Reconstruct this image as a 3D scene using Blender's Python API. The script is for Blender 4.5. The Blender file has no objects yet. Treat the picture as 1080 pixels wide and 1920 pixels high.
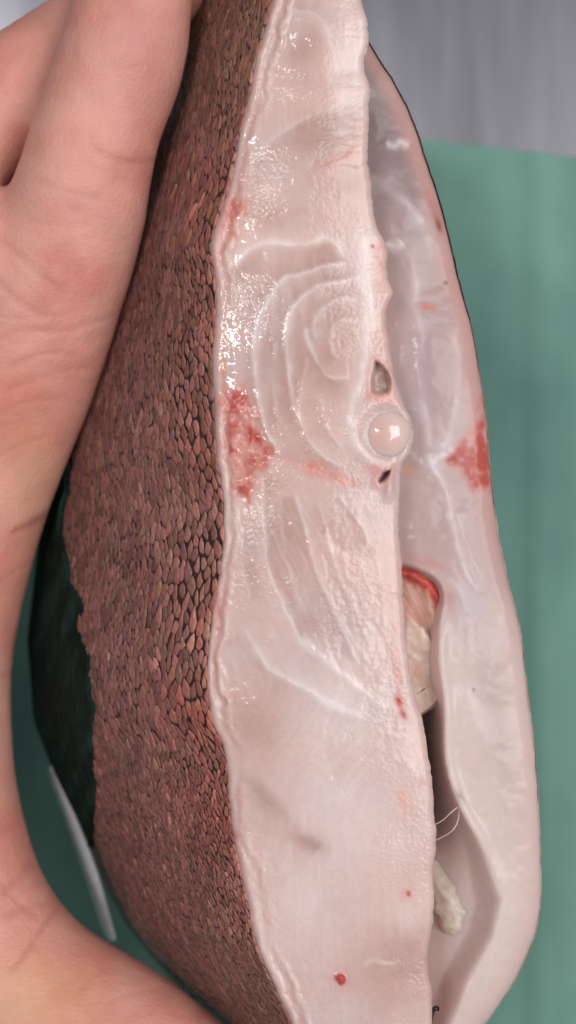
import bpy, math, random
import numpy as np
from mathutils import Vector

random.seed(7)
rng = np.random.default_rng(11)
scene = bpy.context.scene
col = scene.collection

# ---------------------------------------------------------------- camera, world, lamps, exposure
MM = 0.001
S = 1.0 / 14.0 * MM            # one photo pixel at the cut face is 1/14 mm
D = 0.240                      # camera to cut face
ZF = 0.120                     # height of the cut face above the table
cam_d = bpy.data.cameras.new('camera')
cam = bpy.data.objects.new('camera', cam_d); col.objects.link(cam)
cam.location = (0, 0, ZF + D)
cam_d.sensor_fit = 'VERTICAL'; cam_d.sensor_height = 36.0
cam_d.lens = 36.0 * D / (1920 * S)
cam_d.clip_start = 0.01; cam_d.clip_end = 20
cam_d.dof.use_dof = True
cam_d.dof.focus_distance = D + 0.003
cam_d.dof.aperture_fstop = (cam_d.lens / 1000) / 0.0040
scene.camera = cam

world = bpy.data.worlds.new('World'); scene.world = world; world.use_nodes = True
bg = world.node_tree.nodes['Background']
bg.inputs[0].default_value = (0.96, 0.97, 1.0, 1); bg.inputs[1].default_value = 0.23

def area(name, loc, target, sx, sy, power, colr):
    l = bpy.data.lights.new(name, 'AREA'); l.shape = 'RECTANGLE'; l.size = sx; l.size_y = sy
    l.energy = power; l.color = colr
    o = bpy.data.objects.new(name, l); col.objects.link(o); o.location = loc
    d = Vector(target) - Vector(loc); o.rotation_euler = d.to_track_quat('-Z', 'Y').to_euler()
    return o
area('ceiling_panel_lamp', (0.52, 0.10, 1.10), (0, 0, ZF), 0.55, 0.55, 7.6, (1.0, 0.985, 0.98))
area('glint_lamp', (-0.36, 0.20, 1.25), (0.0, 0.0, ZF), 0.06, 0.30, 3.6, (1.0, 0.98, 0.97))  # added small lamp that puts glints on the wet rim and flesh

scene.view_settings.view_transform = 'Standard'
scene.view_settings.look = 'None'
scene.view_settings.exposure = 0.0
scene.view_settings.gamma = 1.0
scene.cycles.use_denoising = True
scene.cycles.max_bounces = 8

# ---------------------------------------------------------------- helpers
def W(px, py, z):
    """photo pixel + depth in mm above the cut face -> world metres"""
    px = np.asarray(px, float); py = np.asarray(py, float); z = np.asarray(z, float) * MM
    f = (D - z) / D
    return np.stack([(px - 540) * S * f, (960 - py) * S * f, ZF + z + 0 * px], -1)

def lin(r, g, b):
    c = np.array([r, g, b], float) / 255
    return np.where(c <= 0.04045, c / 12.92, ((c + 0.055) / 1.055) ** 2.4)

def vnoise(x, y, seed=0):
    xi = np.floor(x).astype(np.int64); yi = np.floor(y).astype(np.int64)
    xf = x - xi; yf = y - yi
    u = xf * xf * xf * (xf * (xf * 6 - 15) + 10); v = yf * yf * yf * (yf * (yf * 6 - 15) + 10)
    def h(a, b):
        n = (a * 374761393 + b * 668265263 + seed * 974634777) & 0xFFFFFFFF
        n = ((n ^ (n >> 13)) * 1274126177) & 0xFFFFFFFF
        n = n ^ (n >> 16)
        return (n & 0xFFFF) / 65535.0
    return ((h(xi, yi) * (1 - u) + h(xi + 1, yi) * u) * (1 - v)
            + (h(xi, yi + 1) * (1 - u) + h(xi + 1, yi + 1) * u) * v) * 2 - 1

def fbm(x, y, scale, seed=0, octv=4, gain=0.5):
    a = 1.0; s = 0; t = 0; x = x / scale; y = y / scale
    for k in range(octv):
        s = s + a * vnoise(x + 17.3 * k, y - 9.1 * k, seed + k); t += a
        a *= gain; x = x * 2.03; y = y * 2.03
    return s / t

def sstep(a, b, x):
    t = np.clip((x - a) / (b - a), 0, 1); return t * t * (3 - 2 * t)

def seg_dist(x, y, pts, closed=False):
    """distance to a polyline and which side of it (positive: right of travel as seen in the photo)"""
    p = np.asarray(pts, float)
    if closed: p = np.vstack([p, p[:1]])
    best = np.full(x.shape, 1e18); side = np.zeros(x.shape); par = np.zeros(x.shape)
    n = len(p) - 1
    for i in range(n):
        a = p[i]; d = p[i + 1] - a; L2 = max(d @ d, 1e-9)
        t = np.clip(((x - a[0]) * d[0] + (y - a[1]) * d[1]) / L2, 0, 1)
        dx = x - a[0] - t * d[0]; dy = y - a[1] - t * d[1]
        q = dx * dx + dy * dy
        m = q < best
        best = np.where(m, q, best)
        side = np.where(m, np.sign(d[0] * dy - d[1] * dx), side)
        par = np.where(m, (i + t) / n, par)
    return np.sqrt(best), side, par

def inside(x, y, pts):
    c = np.zeros(x.shape, bool); n = len(pts)
    for i in range(n):
        (x1, y1), (x2, y2) = pts[i], pts[(i + 1) % n]
        if y1 == y2: continue
        c ^= ((y1 > y) != (y2 > y)) & (x < (x2 - x1) * (y - y1) / (y2 - y1) + x1)
    return c

def smooth_poly(pts, n=3):
    p = np.asarray(pts, float)
    for _ in range(n):
        q = [p[0]]
        for a, b in zip(p[:-1], p[1:]):
            q += [a * .75 + b * .25, a * .25 + b * .75]
        q.append(p[-1]); p = np.array(q)
    return p

def curve_x(table):
    ys = np.array([t[0] for t in table], float); xs = np.array([t[1] for t in table], float)
    fine = np.linspace(ys[0], ys[-1], 1200)
    v = np.interp(fine, ys, xs)
    k = np.hanning(17); k /= k.sum()
    vp = np.pad(v, 8, mode='edge'); v = np.convolve(vp, k, 'valid')
    return lambda y: np.interp(y, fine, v)

def empty(name, loc, label, cat, group=None):
    o = bpy.data.objects.new(name, None); col.objects.link(o); o.location = loc
    o.empty_display_size = 0.01
    o['label'] = label; o['category'] = cat
    if group: o['group'] = group
    return o

def make_mesh(name, v, f, cols=None, smooth=True):
    me = bpy.data.meshes.new(name)
    v = np.asarray(v, float)
    if isinstance(f, np.ndarray) and f.ndim == 2:
        n, k = f.shape
        me.vertices.add(len(v)); me.vertices.foreach_set('co', v.ravel())
        me.loops.add(n * k); me.loops.foreach_set('vertex_index', f.astype(np.int32).ravel())
        me.polygons.add(n)
        me.polygons.foreach_set('loop_start', np.arange(0, n * k, k, dtype=np.int32))
        me.polygons.foreach_set('loop_total', np.full(n, k, np.int32))
        me.update(calc_edges=True); me.validate()
    else:
        me.from_pydata([tuple(p) for p in v], [], [tuple(q) for q in f]); me.update()
    if cols is not None:
        a = me.color_attributes.new('Col', 'FLOAT_COLOR', 'POINT')
        c4 = np.ones((len(v), 4)); c4[:, :3] = cols
        a.data.foreach_set('color', c4.ravel())
    if smooth: me.polygons.foreach_set('use_smooth', np.ones(len(me.polygons), bool))
    return me

def add(name, me, mat, parent=None, loc=None):
    o = bpy.data.objects.new(name, me); col.objects.link(o)
    if mat and not me.materials: me.materials.append(mat)
    if parent is not None: o.parent = parent
    if loc is not None: o.location = loc
    return o

def grid_faces(nr, nc, flip=False):
    i = np.arange(nr * nc).reshape(nr, nc)
    a, b, c, d = i[:-1, :-1], i[:-1, 1:], i[1:, 1:], i[1:, :-1]
    f = np.stack([a, d, c, b], -1).reshape(-1, 4)
    return f[:, ::-1] if flip else f

# ---------------------------------------------------------------- materials
def new_mat(name):
    m = bpy.data.materials.new(name); m.use_nodes = True
    nt = m.node_tree; b = nt.nodes['Principled BSDF']
    return m, nt, b

def noise_node(nt, scale, detail=4, rough=0.55, vec=None, stretch=None):
    n = nt.nodes.new('ShaderNodeTexNoise')
    n.inputs['Scale'].default_value = scale; n.inputs['Detail'].default_value = detail
    n.inputs['Roughness'].default_value = rough
    tc = nt.nodes.new('ShaderNodeTexCoord')
    if stretch:
        mp = nt.nodes.new('ShaderNodeMapping'); mp.inputs['Scale'].default_value = stretch
        nt.links.new(tc.outputs['Object'], mp.inputs['Vector']); nt.links.new(mp.outputs['Vector'], n.inputs['Vector'])
    else:
        nt.links.new(tc.outputs['Object'], n.inputs['Vector'])
    return n

def bump_chain(nt, b, layers):
    prev = None
    for node, out, strength, dist in layers:
        bp = nt.nodes.new('ShaderNodeBump')
        bp.inputs['Strength'].default_value = strength; bp.inputs['Distance'].default_value = dist
        nt.links.new(node.outputs[out], bp.inputs['Height'])
        if prev: nt.links.new(prev.outputs[0], bp.inputs['Normal'])
        prev = bp
    nt.links.new(prev.outputs[0], b.inputs['Normal'])
    return prev

def attr_color(nt, b, noise, lo=0.9, hi=1.1):
    at = nt.nodes.new('ShaderNodeAttribute'); at.attribute_name = 'Col'
    mr = nt.nodes.new('ShaderNodeMapRange')
    mr.inputs['From Min'].default_value = 0.3; mr.inputs['From Max'].default_value = 0.7
    mr.inputs['To Min'].default_value = lo; mr.inputs['To Max'].default_value = hi
    nt.links.new(noise.outputs['Fac'], mr.inputs['Value'])
    vm = nt.nodes.new('ShaderNodeVectorMath'); vm.operation = 'SCALE'
    nt.links.new(at.outputs['Color'], vm.inputs[0]); nt.links.new(mr.outputs[0], vm.inputs['Scale'])
    nt.links.new(vm.outputs[0], b.inputs['Base Color'])

def flesh_mat(name, sss=0.6, rough=0.50, coat=0.46, coat_rough=0.07, fine=0.42, radius=0.0030, broad=0.05):
    m, nt, b = new_mat(name)
    n1 = noise_node(nt, 900, 5, 0.6)
    attr_color(nt, b, n1, 0.97, 1.03)
    b.inputs['Roughness'].default_value = rough
    b.inputs['IOR'].default_value = 1.38; b.inputs['Specular IOR Level'].default_value = 0.3
    b.inputs['Subsurface Weight'].default_value = sss
    b.inputs['Subsurface Radius'].default_value = (1.0, 0.45, 0.32)
    b.inputs['Subsurface Scale'].default_value = radius
    b.inputs['Coat Weight'].default_value = coat; b.inputs['Coat Roughness'].default_value = coat_rough
    n2 = noise_node(nt, 1900, 2, 0.5); n3 = noise_node(nt, 420, 3, 0.5); n4 = noise_node(nt, 120, 3, 0.5)
    # the grain of the wet surface comes and goes in patches
    mr = nt.nodes.new('ShaderNodeMapRange'); mr.inputs['From Min'].default_value = .42; mr.inputs['From Max'].default_value = .68
    mr.inputs['To Min'].default_value = .15; mr.inputs['To Max'].default_value = 1.0
    nt.links.new(n4.outputs['Fac'], mr.inputs['Value'])
    mu = nt.nodes.new('ShaderNodeMath'); mu.operation = 'MULTIPLY'
    nt.links.new(mr.outputs[0], mu.inputs[0]); nt.links.new(n2.outputs['Fac'], mu.inputs[1])
    bp = bump_chain(nt, b, [(n3, 'Fac', broad, 0.0004), (mu, 0, fine, 0.00030)])
    nt.links.new(bp.outputs[0], b.inputs['Coat Normal'])
    return m

M_flesh = flesh_mat('wet_flesh')
M_far = flesh_mat('moist_far_flesh', sss=0.45, rough=0.55, coat=0.25, coat_rough=0.16, fine=0.06, broad=.08)
M_organ = flesh_mat('moist_organ', sss=0.3, rough=0.45, coat=0.3, coat_rough=0.2, fine=0.15)
M_bone = flesh_mat('glassy_cartilage', sss=0.4, rough=0.25, coat=0.9, coat_rough=0.06, fine=0.04)

def scale_mat():
    m, nt, b = new_mat('fish_scale')
    n1 = noise_node(nt, 1500, 4, 0.6); attr_color(nt, b, n1, 0.75, 1.22)
    b.inputs['Roughness'].default_value = 0.5; b.inputs['IOR'].default_value = 1.36
    b.inputs['Coat Weight'].default_value = 0.22; b.inputs['Coat Roughness'].default_value = 0.18
    n2 = noise_node(nt, 1800, 4, 0.6, stretch=(1.8, 0.5, 1.8))
    bump_chain(nt, b, [(n2, 'Fac', 0.5, 0.0003)])
    return m
M_scale = scale_mat()

def skin_base_mat():
    m, nt, b = new_mat('dark_fish_skin')
    n1 = noise_node(nt, 700, 5, 0.6); attr_color(nt, b, n1, 0.6, 1.3)
    b.inputs['Roughness'].default_value = 0.5
    n2 = noise_node(nt, 1500, 4, 0.6)
    bump_chain(nt, b, [(n2, 'Fac', 0.6, 0.0004)])
    return m
M_skin = skin_base_mat()

def hand_mat():
    m, nt, b = new_mat('human_skin')
    n1 = noise_node(nt, 160, 5, 0.6); attr_color(nt, b, n1, 0.93, 1.06)
    b.inputs['Roughness'].default_value = 0.5; b.inputs['IOR'].default_value = 1.4
    b.inputs['Subsurface Weight'].default_value = 0.3
    b.inputs['Subsurface Radius'].default_value = (1.0, 0.35, 0.2)
    b.inputs['Subsurface Scale'].default_value = 0.0022
    n2 = noise_node(nt, 1400, 3, 0.6, stretch=(1, 0.55, 1)); n3 = noise_node(nt, 350, 4, 0.6)
    vo = nt.nodes.new('ShaderNodeTexVoronoi'); vo.feature = 'DISTANCE_TO_EDGE'; vo.inputs['Scale'].default_value = 1000
    tc = nt.nodes.new('ShaderNodeTexCoord'); mp = nt.nodes.new('ShaderNodeMapping'); mp.inputs['Scale'].default_value = (.8, 1.25, 1); mp.inputs['Rotation'].default_value = (0, 0, .5)
    nt.links.new(tc.outputs['Object'], mp.inputs['Vector']); nt.links.new(mp.outputs['Vector'], vo.inputs['Vector'])
    bump_chain(nt, b, [(n3, 'Fac', 0.2, 0.0006), (vo, 'Distance', 0.22, 0.0004), (n2, 'Fac', 0.3, 0.0003)])
    return m
M_hand = hand_mat()

def steel_mat():
    m, nt, b = new_mat('brushed_steel')
    b.inputs['Metallic'].default_value = 1.0
    n1 = noise_node(nt, 60, 5, 0.6, stretch=(1.0, 0.12, 1.0))
    cr = nt.nodes.new('ShaderNodeValToRGB')
    cr.color_ramp.elements[0].position = 0.3; cr.color_ramp.elements[0].color = (0.30, 0.30, 0.33, 1)
    cr.color_ramp.elements[1].position = 0.7; cr.color_ramp.elements[1].color = (0.58, 0.57, 0.62, 1)
    nt.links.new(n1.outputs['Fac'], cr.inputs['Fac']); nt.links.new(cr.outputs[0], b.inputs['Base Color'])
    b.inputs['Roughness'].default_value = 0.22
    n2 = noise_node(nt, 30, 3, 0.5, stretch=(1.0, 0.25, 1.0))
    bump_chain(nt, b, [(n2, 'Fac', 0.4, 0.001)])
    return m
M_steel = steel_mat()

def cloth_mat():
    m, nt, b = new_mat('green_paper_cloth')
    n1 = noise_node(nt, 22, 4, 0.55, stretch=(1.0, 0.6, 1.0))
    cr = nt.nodes.new('ShaderNodeValToRGB')
    cr.color_ramp.elements[0].position = 0.36; cr.color_ramp.elements[0].color = (0.12, 0.26, 0.23, 1)
    cr.color_ramp.elements[1].position = 0.62; cr.color_ramp.elements[1].color = (0.215, 0.415, 0.335, 1)
    nt.links.new(n1.outputs['Fac'], cr.inputs['Fac']); nt.links.new(cr.outputs[0], b.inputs['Base Color'])
    b.inputs['Roughness'].default_value = 0.85
    n2 = noise_node(nt, 900, 3, 0.6)
    bump_chain(nt, b, [(n2, 'Fac', 0.4, 0.0004)])
    return m
M_cloth = cloth_mat()

def plain_mat(name, c, rough=0.5, scale=600, var=0.12, sss=0.0):
    m, nt, b = new_mat(name)
    n1 = noise_node(nt, scale, 4, 0.6)
    cr = nt.nodes.new('ShaderNodeValToRGB')
    cr.color_ramp.elements[0].position = 0.3; cr.color_ramp.elements[0].color = (*(np.array(c) * (1 - var)), 1)
    cr.color_ramp.elements[1].position = 0.7; cr.color_ramp.elements[1].color = (*np.minimum(np.array(c) * (1 + var), 1), 1)
    nt.links.new(n1.outputs['Fac'], cr.inputs['Fac']); nt.links.new(cr.outputs[0], b.inputs['Base Color'])
    b.inputs['Roughness'].default_value = rough
    if sss:
        b.inputs['Subsurface Weight'].default_value = sss; b.inputs['Subsurface Scale'].default_value = 0.001
    return m

# ---------------------------------------------------------------- the setting: steel table
def build_table():
    nx, ny = 260, 30; L = 1.0
    xs = np.sign(np.linspace(-1, 1, nx)) * np.abs(np.linspace(-1, 1, nx)) ** 2.2 * L; ys = np.linspace(-L, L, ny)
    Y, X = np.meshgrid(ys, xs, indexing='ij')
    # the sheet rises to the right, a shape added to steer its reflection
    Z = -.0034 + .0028 * sstep(0.026, 0.075, X)
    o = add('steel_table', make_mesh('steel_table', np.stack([X, Y, Z], -1).reshape(-1, 3), grid_faces(ny, nx)[:, ::-1]), M_steel)
    o['kind'] = 'structure'
    o['label'] = 'brushed stainless steel table top under the green cloth'
build_table()

# ---------------------------------------------------------------- green cloth on the table
def build_cloth():
    nx, ny = 150, 150
    xs = np.linspace(-900, 2000, nx); ys = np.linspace(0, 1, ny) ** 1.3
    X, T = np.meshgrid(xs, ys)
    top = 268 + (X - 800) * 0.085 + 6 * np.sin(X / 160.0)
    Y = top + (2900 - top) * T
    z = 1.0 + 0.7 * fbm(X, Y, 500, 3) + 0.35 * fbm(X, Y, 160, 5)
    z = z + 1.0 * np.exp(-((X - 1010) / 16) ** 2) + 0.6 * np.exp(-((X - 930) / 30) ** 2)
    z = z + 2.2 * np.exp(-((X - 1040 - (Y - 1300) * .05) / 70) ** 2) * sstep(900, 1300, Y)
    z = np.maximum(z, 0.35)
    P = W(X, Y, -ZF * 1000 + z)
    me = make_mesh('green_cloth', P.reshape(-1, 3), grid_faces(ny, nx))
    o = add('green_cloth', me, M_cloth)
    sm = o.modifiers.new('thick', 'SOLIDIFY'); sm.thickness = 0.0003; sm.offset = -1
    o['label'] = 'sea green paper cloth spread on the steel table beneath the fish'
    o['category'] = 'cloth'
build_cloth()

# ---------------------------------------------------------------- outlines read from the photograph
XL = curve_x([(-160, 545), (-60, 522), (0, 508), (50, 495), (100, 479), (150, 470), (200, 462), (250, 448), (300, 436), (340, 430),
              (380, 415), (420, 402), (460, 392), (500, 398), (550, 403), (600, 403), (650, 397), (700, 397), (750, 400),
              (800, 402), (850, 403), (900, 410), (950, 417), (1000, 416), (1050, 412), (1100, 404), (1150, 395), (1200, 389),
              (1250, 385), (1300, 384), (1350, 393), (1400, 415), (1450, 425), (1500, 427), (1550, 433), (1600, 441),
              (1650, 452), (1700, 462), (1750, 472), (1800, 488), (1850, 510), (1900, 535), (1960, 565), (2060, 620)])
XR = curve_x([(-160, 640), (-60, 662), (0, 676), (40, 689), (80, 691), (125, 680), (165, 695), (200, 692), (300, 688), (350, 697),
              (400, 700), (430, 708), (450, 722), (470, 726), (520, 727), (550, 737), (572, 728), (600, 723), (650, 729),
              (700, 738), (750, 755), (790, 772), (820, 776), (850, 768), (870, 754), (900, 750), (950, 747), (1000, 748),
              (1050, 752), (1100, 755), (1150, 757), (1200, 760), (1250, 768), (1300, 776), (1340, 790), (1400, 800),
              (1450, 808), (1500, 812), (1550, 817), (1600, 815), (1640, 812), (1700, 813), (1740, 809), (1770, 805),
              (1790, 801), (1820, 803), (1860, 809), (1960, 812), (2060, 800)])
XS = curve_x([(-160, 370), (0, 330), (200, 280), (400, 230), (600, 170), (800, 112), (1000, 72), (1200, 50), (1350, 62),
              (1450, 100), (1550, 150), (1650, 190), (1740, 240), (1850, 330), (1920, 405), (2060, 560)])
XO = curve_x([(-40, 640), (75, 690), (100, 705), (150, 738), (200, 765), (250, 785), (300, 800), (350, 818), (400, 833), (450, 845),
              (500, 856), (550, 868), (600, 882), (650, 893), (700, 900), (750, 908), (800, 914), (850, 918), (900, 922),
              (950, 928), (1000, 935), (1050, 945), (1100, 956), (1150, 970), (1200, 980), (1250, 985), (1300, 990),
              (1350, 997), (1400, 1003), (1450, 1007), (1500, 1010), (1550, 1013), (1600, 1015), (1650, 1016), (1700, 1015),
              (1750, 1005), (1800, 985), (1850, 960), (1900, 925), (1960, 880), (2060, 820)])

ROOT = np.array([0.0, 0.0, 0.055])
fish = empty('cut_fish', ROOT, 'thick fish portion with brown scales and pale wet cut flesh, held in the hand', 'fish')

# ---------------------------------------------------------------- near cut face: relief and pigment
RIDGES = [  # points, width px, ridge mm, step mm (positive raises the right-hand side of travel), paleness
    ([(660, 490), (613, 494), (563, 514), (539, 516), (512, 541), (493, 576), (479, 615), (474, 658), (477, 704), (485, 751), (493, 794), (508, 825), (524, 852)], 5.5, .42, -.32, .55),
    ([(676, 518), (621, 529), (582, 541), (555, 564), (539, 592), (536, 627), (537, 673), (543, 712), (551, 763), (563, 798), (582, 833), (613, 864), (644, 880)], 5, .36, -.30, .5),
    ([(664, 560), (630, 560), (600, 580), (586, 606), (590, 640)], 5, .2, -.22, .3),
    ([(668, 600), (640, 596), (618, 616), (616, 650), (634, 676)], 5, .16, -.18, .25),
    ([(520, 640), (508, 690), (514, 750), (530, 800)], 4, .1, -.12, .18),
    ([(600, 745), (612, 800), (640, 840)], 5, .15, -.15, .25),
    ([(450, 900), (448, 980), (456, 1060), (470, 1130)], 5, .15, .15, .2),
    ([(525, 930), (530, 1000), (545, 1080), (575, 1150)], 4, .12, .14, .2),
    ([(600, 940), (622, 1040), (650, 1120), (690, 1200)], 5, .15, -.16, .2),
    ([(650, 1180), (690, 1240), (720, 1280)], 6, .15, -.15, .2),
    ([(574, 669), (567, 712), (561, 759), (563, 798)], 4, .22, -.25, .3),
    ([(574, 615), (573, 630), (582, 658), (602, 697), (621, 712), (656, 712)], 5, .22, -.32, .35),
    ([(428, 508), (454, 483), (481, 463), (516, 452), (551, 461), (590, 456), (613, 448), (635, 462), (650, 485)], 9, .38, -.25, .6),
    ([(472, 310), (500, 275), (535, 248), (575, 226), (630, 203), (670, 190)], 10, .18, -.35, .25),
    ([(575, 345), (600, 318), (640, 300), (668, 280)], 8, .12, .15, .1),
    ([(680, 430), (687, 518), (694, 600), (690, 690), (672, 730), (660, 775), (662, 820), (684, 852), (706, 870)], 11, .40, 0, .6),
    ([(510, 856), (547, 864), (574, 874), (613, 893), (652, 909), (703, 928)], 6, .22, .20, .2),
    ([(492, 888), (494, 945), (498, 1014), (506, 1071), (523, 1116), (543, 1157), (563, 1194), (592, 1234)], 5, .30, .28, .4),
    ([(555, 925), (567, 970), (584, 1043), (604, 1100), (624, 1145), (641, 1181), (672, 1240)], 5, .30, -.30, .45),
    ([(633, 925), (657, 961), (681, 986), (690, 1020)], 5, .25, -.22, .35),
    ([(596, 994), (624, 1027), (665, 1043), (690, 1055)], 6, .18, .2, .2),
    ([(457, 1181), (478, 1222), (506, 1259), (543, 1279), (584, 1296), (620, 1325), (680, 1345)], 9, .28, -.35, .5),
    ([(563, 1194), (608, 1243), (645, 1267), (690, 1304), (720, 1335)], 9, .22, -.18, .45),
    ([(540, 20), (590, 15), (615, 45), (628, 100), (625, 160)], 9, .15, .2, .2),
    ([(690, 20), (676, 90), (668, 160)], 12, .22, 0, .3),
    ([(452, 1461), (486, 1478), (516, 1520), (538, 1546)], 12, -.32, 0, -.35),
    ([(545, 1553), (600, 1590)], 14, -.25, 0, -.30),
    ([(610, 1350), (613, 1420), (625, 1470)], 5, .12, .1, .1),
    ([(468, 1560), (475, 1640), (485, 1740), (505, 1830)], 9, .25, 0, .3),
    ([(684, 1808), (698, 1800), (716, 1803), (746, 1804)], 4, .5, 0, .35),
    ([(765, 1360), (790, 1480), (798, 1620)], 14, .2, 0, .2),
    ([(700, 1020), (720, 1120), (722, 1190)], 6, .18, 0, .15),
    ([(735, 980), (738, 1080), (742, 1180)], 5, .15, .1, .15),
]
HOLE1 = [(704, 671), (712, 676), (727, 694), (735, 712), (728, 738), (712, 741), (695, 738), (692, 720), (697, 697)]
HOLE2 = [(716, 884), (726, 879), (737, 878), (731, 893), (722, 903), (712, 912), (708, 900)]
REDTRI = [(415, 763), (430, 728), (454, 726), (473, 763), (485, 809), (511, 852), (503, 868), (477, 883), (469, 934), (440, 934), (427, 868), (419, 809)]

def lerpc(c, w, target):
    return c * (1 - w[..., None]) + np.asarray(target) * w[..., None]

def blob(x, y, cx, cy, rx, ry, ang=0, soft=1.0):
    a = math.radians(ang); dx = x - cx; dy = y - cy
    u = (dx * math.cos(a) + dy * math.sin(a)) / rx; v = (-dx * math.sin(a) + dy * math.cos(a)) / ry
    return np.exp(-((u * u + v * v) ** soft))

def build_near():
    ny, nx = 700, 132
    ys = np.linspace(-140, 2040, ny); s = np.linspace(0, 1, nx)
    s = s + 0.03 * np.sin(2 * np.pi * s) * -1          # denser toward both edges
    Y, Sx = np.meshgrid(ys, s, indexing='ij')
    jl = 2.2 * fbm(ys, ys * 0 + 3, 24, 21); jr = 3.0 * fbm(ys, ys * 0 + 9, 34, 22) + 1.3 * fbm(ys, ys * 0 + 1, 9, 23)
    xl = XL(ys) + jl; xr = XR(ys) + jr
    X = xl[:, None] + (xr - xl)[:, None] * Sx
    X0, Y0 = X, Y
    # warp used for lookups so strokes are not perfectly clean
    X = X0 + 4.5 * fbm(X0, Y0, 40, 31); Y = Y0 + 4.5 * fbm(X0, Y0, 40, 37)
    z = 0.9 * np.sin(np.pi * np.clip(Sx, 0, 1)) ** 0.8 - 0.6
    z = z + 0.6 * fbm(X, Y, 300, 1, 2)
    pale = 0.26 * fbm(X, Y, 120, 41, 4); tband = np.zeros(X.shape)
    # muscle fibres: fine streaks, upright above the spine, slanting below it
    sl = .05 + .40 * sstep(860, 1000, Y) * sstep(1500, 1250, Y)
    fibre = fbm((X - sl * (Y - 900)) / 6.0, Y / 70.0, 1.0, 43, 3)
    pale = pale + .16 * fibre * (.5 + .5 * sstep(-.2, .4, fbm(X, Y, 110, 45)))
    zf = .008 * fibre
    for pts, w, rg, st, pl in RIDGES:
        p = smooth_poly(pts)
        d, sd, t = seg_dist(X, Y, p)
        ends = sstep(0, .10, t) * sstep(1, .88, t)
        mod = (0.75 + 0.5 * fbm(X, Y, 30, int(w * 10 + abs(pts[0][0])) % 97)) * (0.25 + 0.75 * ends)
        g = np.exp(-(d / w) ** 2)
        z = z + (.15 * rg if rg > 0 else .4 * rg) * g * mod
        if st: z = z + .12 * st * np.tanh(sd * d / (w * 1.6)) * np.exp(-(d / (w * 8)) ** 2) * ends
        pale = pale + 1.25 * pl * (.7 * np.exp(-(d / (w * .9)) ** 2) + .5 * np.exp(-d / (w * 3.2)) * (sd * (1 if st >= 0 else -1) > 0)) * mod
        if st: tband = tband + 2.2 * abs(st) * np.exp(-d / 26.0) * sstep(-3, 3, -sd * d * (1 if st >= 0 else -1)) * ends
    z = z + zf
    # wet fibre texture, stronger in some patches
    rough = (0.35 + 1.8 * blob(X, Y, 648, 1115, 42, 110, -25) + .8 * blob(X, Y, 600, 1185, 70, 60)
             + 1.0 * blob(X, Y, 440, 570, 30, 60) + .6 * blob(X, Y, 505, 110, 40, 70) + 2.6 * blob(X, Y, 490, 1670, 45, 150)
             + 2.4 * blob(X, Y, 560, 1830, 60, 50) + 1.6 * blob(X, Y, 440, 1330, 50, 90) + 1.0 * blob(X, Y, 620, 1420, 40, 80) + .6 * blob(X, Y, 720, 1360, 70, 80) + .9 * blob(X, Y, 440, 780, 40, 110) + .5 * blob(X, Y, 620, 970, 60, 60))
    micro = fbm(X, Y, 11, 51, 3, .6); fib = fbm(X * 2.2, Y * .7, 16, 57, 3, .6)
    z = z + np.clip(rough - .2, .05, 2) * (0.046 * micro + 0.036 * fib)
    z = z + 0.03 * fbm(X, Y, 40, 59, 2)
    # faint stretch folds near the top
    z = z + 0.09 * np.sin(Y / 8.5 + 2.2 * fbm(X, Y, 60, 61)) * blob(X, Y, 515, 115, 60, 75)
    # rim of cut skin on the left: a rounded lip, a shallow groove, then flesh
    dl = (X0 - xl[:, None]); dr = (xr[:, None] - X0)
    lipw = 1 + .9 * fbm(Y0, Y0 * 0, 110, 71) + .35 * fbm(X0, Y0, 30, 72)
    lipa = np.clip(.55 + 1.2 * fbm(Y0, Y0 * 0 + 5, 140, 73), .1, 1.2)
    z = z + lipa * (0.22 * np.exp(-((dl - 10 * lipw) / 7) ** 2) - 0.22 * np.exp(-((dl - 22 * lipw) / 7) ** 2) + 0.30 * np.exp(-((dl - 32 * lipw) / 8) ** 2))
    lin_e = np.clip(1 - dl / 15, 0, 1); z = z - 1.3 * (1 - np.sqrt(np.maximum(1 - lin_e ** 2, 0)))
    rin = np.clip(1 - dr / 12, 0, 1); z = z - 1.0 * (1 - np.sqrt(np.maximum(1 - rin ** 2, 0)))
    # vertebra socket and the two canals
    rv = np.hypot(X0 - 724, Y0 - 812)
    rv = rv * (1 + .05 * fbm(X, Y, 50, 64))
    z = z + 0.10 * np.exp(-((rv - 60) / 13) ** 2) - 0.25 * sstep(58, 36, rv)
    for hole, dep, wd in ((HOLE1, 2.3, 6), (HOLE2, 2.2, 6)):
        d, _, _ = seg_dist(X, Y, hole, True); ins = inside(X, Y, hole)
        z = z - dep * np.where(ins, sstep(0, wd, d), 0) + 0.10 * np.where(ins, 0, np.exp(-(d / 8) ** 2)) + np.where(ins, .5 * fbm(X, Y, 14, 66), 0)
    z = z + 0.9 * blob(X0, Y0, 731, 917, 9, 17, 10) - 0.5 * blob(X0, Y0, 742, 900, 6, 30)
    # ----- pigment (what the tissue itself is)
    c_mus = lin(219, 188, 181); c_pale = lin(244, 230, 228); c_trans = lin(192, 157, 149)
    C = np.broadcast_to(c_mus, X.shape + (3,)).copy()
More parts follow.
